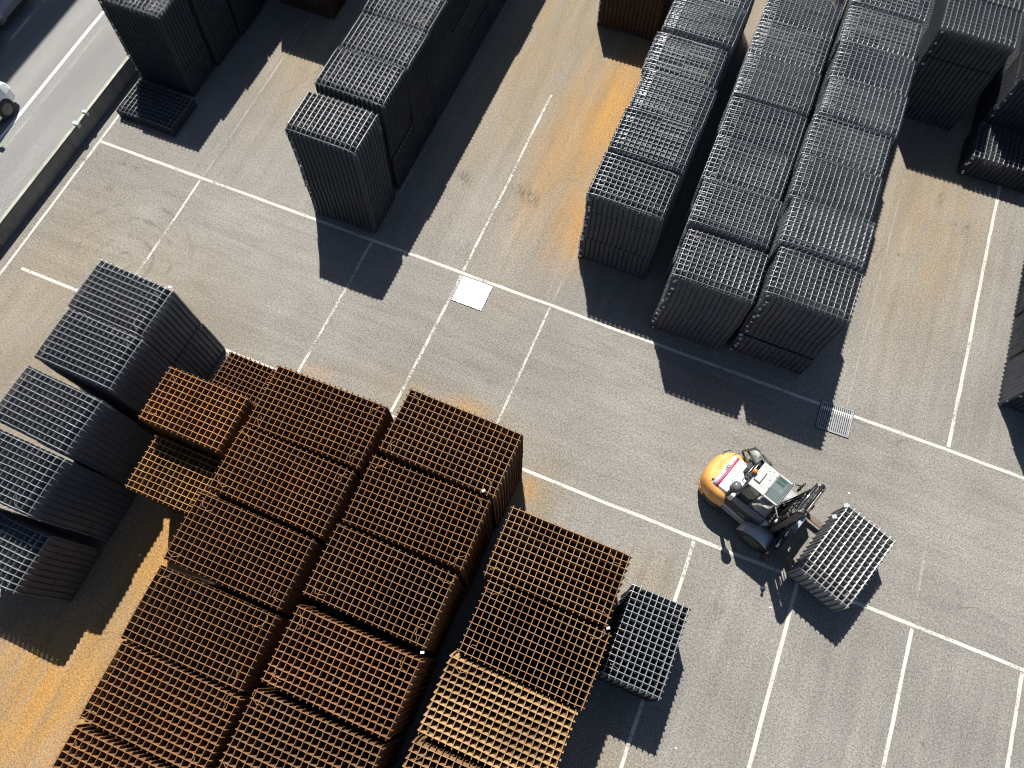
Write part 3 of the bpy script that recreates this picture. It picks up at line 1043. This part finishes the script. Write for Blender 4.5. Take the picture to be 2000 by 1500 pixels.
# chassis and side panels
MB().box((-.22, 0, .55), (1.12, .80, .60)).build('chassis', M['black'], fk, .02)
for s_ in (-1, 1):
    def quad_panel(name, pts, mat, th=.02):
        P = [(p[0], s_ * p[1], p[2]) for p in pts]
        return MB().prism(P, (0, -s_ * th, 0)).build(name, mat, fk, .008)
    quad_panel('side_sill', [(-.80, .53, .33), (.06, .53, .36), (.10, .515, .56), (-.80, .515, .70)], M['silver'], .09)
    quad_panel('side_rail', [(-.80, .555, .42), (.05, .555, .40), (.05, .550, .45), (-.80, .550, .49)], M['grey_paint'], .02)
    quad_panel('black_side_panel', [(-.83, .505, .72), (.10, .50, .58), (.16, .455, .92), (-.86, .455, .99)], M['black'], .05)
    quad_panel('upper_side_panel', [(-.86, .455, 1.0), (.16, .455, .93), (.12, .36, 1.20), (-.84, .40, 1.22)], M['navy'], .04)
    quad_panel('front_wedge', [(.17, .47, .70), (.34, .45, .72), (.32, .33, 1.0), (.17, .36, 1.08)], M['silver'], .06)
    MB().box((-.30, s_ * .507, .80), (.20, .004, .03)).build('side_lettering', M['grey_paint'], fk)
    # wheels
    for wu, wv, wr, ww, nm in ((.30, .585, .40, .34, 'front_wheel'), (-.98, .46, .30, .24, 'rear_wheel')):
        wh = MB().cyl((wu, s_ * (wv - ww / 2), wr), (wu, s_ * (wv + ww / 2), wr), wr, 28).build(nm, M['tyre'], fk, .035, 3)
        MB().cyl((wu, s_ * (wv + ww / 2 - .02), wr), (wu, s_ * (wv + ww / 2 + .006), wr), wr * .55, 20).build('rim', M['rim'], wh, .01)
    rings = []
    for i in range(9):
        t = math.radians(25 + 140 * i / 8)
        for_r = []
        for rr_, vv in ((.45, .40), (.455, .77), (.475, .77), (.47, .40)):
            for_r.append((.30 + rr_ * math.cos(t), s_ * vv, .40 + rr_ * math.sin(t)))
        rings.append(for_r)
    MB().loft(rings).build('fender', M['silver'], fk)

# cab
MB().box((-.28, 0, .89), (.82, .72, .06)).build('cab_floor', M['black'], fk, .01)
seat = MB().box((-.46, 0, 1.10), (.42, .44, .16)).box((-.66, 0, 1.42), (.12, .42, .55)).build('driver_seat', M['seat'], fk, .03)
MB().box((.0, 0, 1.10), (.14, .60, .36)).build('dashboard', M['dark_grey'], fk, .02)
sw = MB().cyl((-.10, 0, 1.20), (-.16, 0, 1.36), .02, 8).build('steering_column', M['black'], fk)
rim_pts = [(-.17 + .15 * math.cos(t) * .9, .17 * math.sin(t), 1.37 + .15 * math.cos(t) * .4) for t in [2 * math.pi * k / 16 for k in range(17)]]
MB().tube(rim_pts, .013, 6).build('steering_wheel', M['black'], sw)
for s_ in (-1, 1):
    MB().beam((-.70, s_ * .34, 1.15), (-.68, s_ * .31, 2.17), .06, .06).build('cab_post', M['dark_grey'], fk, .01)
    MB().beam((.13, s_ * .34, 1.00), (.02, s_ * .31, 2.17), .05, .05).build('cab_post', M['dark_grey'], fk, .01)
    MB().beam((-.33, s_ * .36, 1.1), (-.36, s_ * .325, 2.15), .03, .03).build('cab_post', M['dark_grey'], fk, .006)
roof = MB().box((-.51, 0, 2.205), (.42, .67, .035)).build('roof', M['grey_paint'], fk, .02, 3)
for s_ in (-1, 1):
    MB().box((-.135, s_ * .312, 2.20), (.33, .045, .04)).build('roof_rail', M['grey_paint'], roof, .01)
MB().box((.045, 0, 2.20), (.035, .67, .045)).build('roof_rail', M['dark_grey'], roof, .01)
sky_g = MB().box((-.135, 0, 2.208), (.315, .575, .012)).build('skylight', M['glass'], roof)
for v0 in (.10, .20):
    MB().box((-.17, v0 + .04, 2.217), (.20, .072, .003)).build('skylight_panel', M['glass_clear'], roof, .001)
MB().box((-.615, -.015, 2.245), (.15, .31, .055)).build('roof_box', M['grey_paint'], roof, .02, 3)
MB().box((-.615, -.015, 2.224), (.165, .325, .012)).build('roof_box_seal', M['black'], roof, .005)
for (u, v) in ((-.40, .05), (-.44, .27), (-.33, -.12), (-.32, .2), (-.52, .22)):
    MB().cyl((u, v, 2.222), (u, v, 2.232), .011, 8).build('roof_bolt', M['black'], roof)
bc = MB().cyl((-.77, -.03, 2.16), (-.77, -.03, 2.30), .035, 10).build('beacon_base', M['black'], fk)
MB().dome((-.77, -.03, 2.30), .058, 1.35).build('beacon_lens', M['amber'], bc)
MB().tube([(-.70, -.20, 2.15), (-.80, -.20, 2.13), (-.80, .22, 2.13), (-.70, .22, 2.15)], .014, 6).build('rear_bar', M['chrome'], fk)
MB().tube([(-.70, -.25, 1.95), (-.84, -.25, 1.93), (-.84, .20, 1.93), (-.70, .20, 1.95)], .014, 6).build('rear_bar', M['chrome'], fk)
MB().box((-.79, -.12, 2.145), (.09, .06, .05)).box((-.80, -.22, 2.16), (.07, .05, .06)).build('work_lamp', M['black'], fk, .01)
# glazing
MB().poly([(.12, -.31, 1.24), (.12, .31, 1.24), (.035, .29, 2.16), (.035, -.29, 2.16)]).build('windscreen', M['glass'], fk)
MB().poly([(-.32, -.352, 1.26), (.09, -.348, 1.26), (.02, -.318, 2.14), (-.35, -.322, 2.14)]).build('side_window', M['glass_dark'], fk)
MB().poly([(-.68, -.352, 1.26), (-.34, -.35, 1.26), (-.37, -.322, 2.14), (-.67, -.322, 2.14)]).build('side_window', M['glass_dark'], fk)
MB().poly([(-.70, -.31, 1.32), (-.70, .31, 1.32), (-.685, .29, 2.15), (-.685, -.29, 2.15)]).build('rear_window', M['glass_dark'], fk)
MB().beam((.10, -.20, 1.45), (.06, .12, 1.85), .012, .012).build('wiper', M['black'], fk)
# open door on the far side
dA, dB, dC, dD = Vector((-.57, .42, 2.10)), Vector((-1.03, .54, 2.08)), Vector((-.80, .45, 1.06)), Vector((-1.22, .66, 1.12))
door = MB().tube([dC, dC.lerp(dA, .5), dA, dA.lerp(dB, .5), dA.lerp(dB, .85) , dB.lerp(dD, .12), dB.lerp(dD, .5), dD.lerp(dB, .06), dD.lerp(dC, .12), dC], .028, 6).build('open_door', M['dark_grey'], fk)
MB().poly([dC, dA, dA.lerp(dB, .85), dB.lerp(dD, .12), dD.lerp(dB, .06), dD.lerp(dC, .12)]).build('door_glass', M['glass_clear'], door)
MB().beam(dC.lerp(dA, .38), dD.lerp(dB, .38), .05, .03).build('door_bar', M['dark_grey'], door)
MB().box(dC.lerp(dB, .30), (.22, .05, .16)).build('door_handle', M['black'], door, .015)
MB().tube([(-1.32, .40, 1.17), (-1.15, .62, 1.45), (-1.05, .72, 1.7)], .006, 4).build('door_stay', M['black'], door)
# air pre-cleaner and exhaust
pc = MB().cyl((-.86, -.46, 1.15), (-.86, -.46, 1.78), .05, 12).cyl((-.86, -.46, 1.75), (-.86, -.46, 1.98), .108, 20).build('air_precleaner', M['black'], fk, .01)
MB().dome((-.86, -.46, 1.98), .118, .85, 22).build('dome', M['dome'], pc)
MB().cyl((-.86, -.46, 1.955), (-.86, -.46, 1.985), .124, 22).build('dome_rim', M['dome'], pc, .006)
ex = MB().box((-.84, .30, 1.45), (.16, .22, .32)).cyl((-.80, .24, 1.3), (-.80, .24, 1.86), .055, 12).cyl((-.80, .24, 1.80), (-.74, .46, 1.90), .05, 12).build('exhaust', M['black'], fk, .015)
# mirrors
for s_ in (-1, 1):
    a = MB().tube([(-.02, s_ * .30, 2.19), (.06, s_ * .36, 2.16), (.20, s_ * .46, 2.10), (.23, s_ * .47, 2.02)], .014, 6).build('mirror_arm', M['grey_paint'] if s_ < 0 else M['black'], fk)
    MB().box((.24, s_ * .47, 1.93), (.05, .15, .17)).build('mirror', M['black'], a, .02)
    MB().box((.24, s_ * .55, 2.06), (.045, .09, .09)).build('lamp', M['grey_paint'] if s_ < 0 else M['black'], a, .02)
MB().tube([(.07, -.36, 2.18), (.075, 0, 2.19), (.07, .36, 2.18)], .016, 6).build('front_bar', M['grey_paint'], fk)

# mast
mast = empty('mast', (0, 0, 0))
mast.parent = fk
for s_ in (-1, 1):
    MB().box((.44, s_ * .37, 1.52), (.13, .06, 2.88)).build('upright', M['mast_steel'], mast, .008)
    MB().box((.47, s_ * .295, 1.58), (.11, .05, 2.86)).build('inner_upright', M['mast_steel'], mast, .008)
    c = MB().cyl((.345, s_ * .33, .25), (.345, s_ * .33, 2.25), .042, 12).build('lift_cylinder', M['black_metal'], mast)
    MB().cyl((.345, s_ * .33, 2.25), (.345, s_ * .33, 2.88), .026, 10).build('rod', M['chrome'], c)
    MB().box((.50, s_ * .18, 1.9), (.012, .05, 1.9)).build('chain', M['black_metal'], mast)
    MB().cyl((.40, s_ * .37, 2.95), (.48, s_ * .37, 2.95), .05, 12).build('pulley', M['black_metal'], mast)
for (u, z, w, h, mt) in ((.40, 2.86, .09, .10, 'mast_steel'), (.50, 2.94, .05, .07, 'mast_steel'), (.38, 1.75, .05, .12, 'black_metal'), (.40, .45, .08, .16, 'black_metal'), (.36, 2.30, .04, .06, 'black_metal')):
    MB().box((u, 0, z), (w, .80, h)).build('crossmember', M[mt], mast, .008)
MB().cyl((.335, -.34, 2.93), (.335, .36, 2.93), .026, 10).build('cross_tube', M['chrome'], mast)
MB().cyl((.43, -.30, 3.0), (.43, .40, 3.0), .030, 10).build('cross_tube', M['black_metal'], mast)
for k, v in enumerate((-.12, -.02, .08, .17)):
    MB().tube([(.10, v * .8, .95 + .05 * k), (.20, v, 1.25), (.30, v + .03, 2.3 + .1 * k), (.37, v + .03, 2.86), (.42, v, 2.97), (.47, v, 2.85), (.50, v, 1.2)], .014, 6).build('hose', M['black'], mast)
MB().box((.40, 0, .95), (.05, .66, 1.30)).build('mast_plate', M['black_metal'], mast, .01)
MB().box((.53, 0, 2.25), (.02, .50, .50)).build('mast_guard', M['black_metal'], mast, .006)
MB().cyl((.44, 0, .30), (.44, 0, 1.75), .055, 14).build('centre_cylinder', M['black_metal'], mast)
for v in (-.40, .40):
    MB().cyl((.02, v, .62), (.36, v, .95), .04, 12).build('tilt_cylinder', M['black_metal'], mast)
for k, v in enumerate((-.33, -.25, .24, .31)):
    MB().tube([(.56, v * .6, 2.6), (.60, v * .9, 1.9), (.63, v, 1.2), (.68, v, .95)], .013, 6).build('hose', M['black'], mast)
# carriage, backrest and forks
car = empty('carriage', (0, 0, 0))
car.parent = fk
for z in (.36, .80):
    MB().box((.66, .08, z), (.07, 1.75, .13)).build('carriage_beam', M['black_metal'], car, .01)
MB().box((.635, .08, .58), (.03, 1.30, .40)).build('carriage_panel', M['black_metal'], car, .006)
for s_ in (-1, 1):
    MB().box((.60, s_ * .26, .60), (.08, .06, .75)).build('carriage_plate', M['black_metal'], car, .008)
MB().box((.70, .66, 1.02), (.10, .62, .30)).build('side_shift_block', M['black_metal'], car, .02)
MB().box((.66, .68, 1.185), (.17, .60, .03)).build('top_plate', M['plate_grey'], car, .006)
MB().box((.80, .62, .72), (.10, .24, .55)).build('fork_hanger', M['black_metal'], car, .015)
MB().box((.80, .20, .93), (.16, .46, .04)).build('top_plate', M['plate_grey'], car, .006)
MB().box((.78, -.40, .72), (.10, .22, .55)).build('fork_hanger', M['black_metal'], car, .015)
MB().cyl((.74, -.62, .92), (.74, -.02, .92), .03, 10).build('side_cylinder', M['chrome'], car)
MB().cyl((.72, -.80, .55), (.72, -.30, .55), .022, 10).build('side_cylinder', M['chrome'], car)
for k, (u, v, z, sx, sy, sz) in enumerate(((.86, .05, .72, .05, .10, .12), (.84, -.2, .62, .06, .14, .08), (.80, -.62, .80, .07, .10, .10), (.74, .98, .55, .12, .05, .55), (.74, -.86, .50, .12, .05, .5), (.70, .42, 1.07, .06, .07, .10), (.62, .0, 1.0, .05, .22, .07))):
    MB().box((u, v, z), (sx, sy, sz)).build('bracket', M['black_metal'] if k % 3 else M['plate_grey'], car, .01)
for v in (.78, -.42):
    MB().box((.87, v, .52), (.05, .13, .62)).box((1.72, v, .235), (1.66, .13, .045)).build('fork', M['wood'], car, .008)

# the load on the forks
lx_, ly_ = fl_world(2.06, .22)
column(lx_, ly_, 1.24, 'pale grey mesh bundle raised on the forklift forks', 'lone grey stacks', (.50, .51, .52), nx=10, ny=15, seed=77, interior=False, jit=.003, drift=.006,
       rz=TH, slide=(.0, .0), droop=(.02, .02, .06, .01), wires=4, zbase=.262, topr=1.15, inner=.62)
for k, (u, v, z, lb) in enumerate(((1.36, 1.16, 1.24, 'white tag on the rear corner of the forklift load'), (1.345, .86, 1.0, 'lower white tag on the side of the forklift load'))):
    o = MB().box((0, 0, 0), (.10, .09, .008)).build('label_tag', M['tag_white'], None, .002)
    o.location = (*fl_world(u, v), z)
    o.rotation_euler = (.5, -.5, .4)
    tag(o, lb, 'tag', 'tags on the forklift load')


# ------------------------------------------------------------------ vehicles at the left edge
def vehicle(name, loc, rz, L, W, H, paint, label, cat, van=False):
    v = empty(name, loc, rz)
    tag(v, label, cat)
    w = W / 2

    def ring(x, k, zb, z1, zt, kt):
        return [(x, -w * k, zb), (x, -w * k, z1), (x, -w * k * kt, zt), (x, w * k * kt, zt), (x, w * k, z1), (x, w * k, zb)]
    hb = 1.02 if van else .86
    body = MB().loft([ring(0, .74, .34, .50, .62, .9), ring(-.10, .86, .26, .55, .78, .92), ring(-.35, .97, .22, .62, hb - .09, .92), ring(-1.05, 1.0, .22, .70, hb, .93),
                      ring(-L * .5, 1.0, .22, .72, hb + .03, .95), ring(-L + .35, 1.0, .22, .72, hb + .04, .95), ring(-L + .05, .96, .26, .70, hb, .93), ring(-L, .90, .34, .6, .85, .93)], smooth=False).build('body', paint, v, .02)
    xf, xr = (-.95, -L + .12) if van else (-1.25, -L + .55)
    a = [(xf, w * .90), (xf - (.55 if van else .75), w * .80), (xr - (-.1 if van else -.5), w * .80), (xr, w * .9)]
    zt = H
    cab = MB().loft([[(xf, -w * .90, hb), (xf, w * .90, hb), (a[1][0], a[1][1], zt - .03), (a[1][0], -a[1][1], zt - .03)],
                     [(a[1][0] - .05, -w * .92, hb), (a[1][0] - .05, w * .92, hb), (a[1][0] - .05, w * .80, zt - .02), (a[1][0] - .05, -w * .80, zt - .02)],
                     [(a[2][0], -w * .92, hb), (a[2][0], w * .92, hb), (a[2][0], w * .80, zt - .02), (a[2][0], -w * .80, zt - .02)],
                     [(xr, -w * .88, hb), (xr, w * .88, hb), (a[2][0] - .05, w * .78, zt - .06), (a[2][0] - .05, -w * .78, zt - .06)]], smooth=False).build('greenhouse', M['carglass'], v, .02)
    MB().box(((a[1][0] + a[2][0]) / 2, 0, zt), (abs(a[1][0] - a[2][0]), W * .82, .05)).build('roof', paint, v, .02)
    for sx in (-.82 if not van else -.66, -L + .85):
        for s in (-1, 1):
            wh = MB().cyl((sx, s * (w - .20), .31), (sx, s * (w + .01), .31), .31, 26).build('wheel', M['tyre'], v, .03, 2)
            MB().cyl((sx, s * (w - .02), .31), (sx, s * (w + .018), .31), .19, 18).build('rim', M['rim'], wh, .01)
    for s in (-1, 1):
        MB().box((-.13, s * w * .68, .66), (.10, .26, .12)).build('headlight', M['chrome'], v, .03)
        mi = MB().box((xf - .25, s * (w + .10), hb + .10), (.12, .18, .14)).beam((xf - .2, s * w * .9, hb + .04), (xf - .25, s * (w + .05), hb + .08), .04, .04).build('wing_mirror', M['black'], v, .02)
    MB().box((-.02, 0, .50), (.03, .50, .11)).build('number_plate', M['plate_white'], v)
    MB().box((-.03, 0, .36), (.08, W * .66, .12)).build('lower_grille', M['black'], v, .02)
    return v


vehicle('white_van', (-21.55, 9.72, 0.004), math.radians(90), 4.6, 1.80, 1.85, M['van_white'], 'white van cut off by the left edge on the road', 'van', True)
vehicle('parked_car', (-22.82, 12.62, 0.004), 0.0, 4.2, 1.75, 1.45, M['lilac'], 'lilac grey car parked in shade in the top left corner', 'car')
vehicle('parked_car', (-22.62, 10.78, 0.004), 0.0, 4.2, 1.75, 1.45, M['car_black'], 'black car parked in shade at the left edge', 'car')

# the tall hall whose shadow falls across the road
hall = empty('industrial_hall', (-33.0, 6, 0))
tag(hall, 'tall grey industrial hall beyond the parked cars', 'building')
HALL_H = 16.5
MB().box((0, 0, HALL_H / 2), (11.5, 70, HALL_H)).build('wall', M['wallpaint'], hall)
MB().box((0, 0, HALL_H + .15), (11.9, 70.4, .3)).build('roof', M['roofing'], hall, .05)
me = MB().box((0, 0, 0), (.06, 2.4, 1.6)).mesh('window')
me.materials.append(M['carglass'])
for k in range(14):
    for z in (3.0, 8.0, 13.0):
        o = link('window', me, None, hall)
        o.location = (5.76, -32.5 + k * 5, z)

# ------------------------------------------------------------------ litter on the yard
for k, (x, y, s, rz_, lb) in enumerate(((4.76, 4.12, .11, .5, 'white paper scrap on the asphalt behind the forklift shadow'), (6.15, 7.2, .05, .2, 'tiny white scrap on the asphalt beside the forklift carriage'),
                                        (3.9, .0, .05, 1.0, 'tiny white scrap on the asphalt below the lone stack'), (-9.55, -.95, .07, .3, 'small white scrap in shade between left grey row and rust'),
                                        (5.05, 3.75, .05, .2, 'tiny white scrap in the forklift shadow'))):
    o = MB().loft([[(-.5, -.3, 0), (.5, -.35, .05), (.45, .35, 0), (-.4, .3, .08)], [(-.5, -.3, .01), (.5, -.35, .06), (.45, .35, .01), (-.4, .3, .09)]], smooth=False).build('paper_scrap', M['scrap'])
    o.scale = (s, s, s * .6)
    o.location = (x, y, .012)
    o.rotation_euler = (0, 0, rz_)
    tag(o, lb, 'litter', 'scraps of litter')
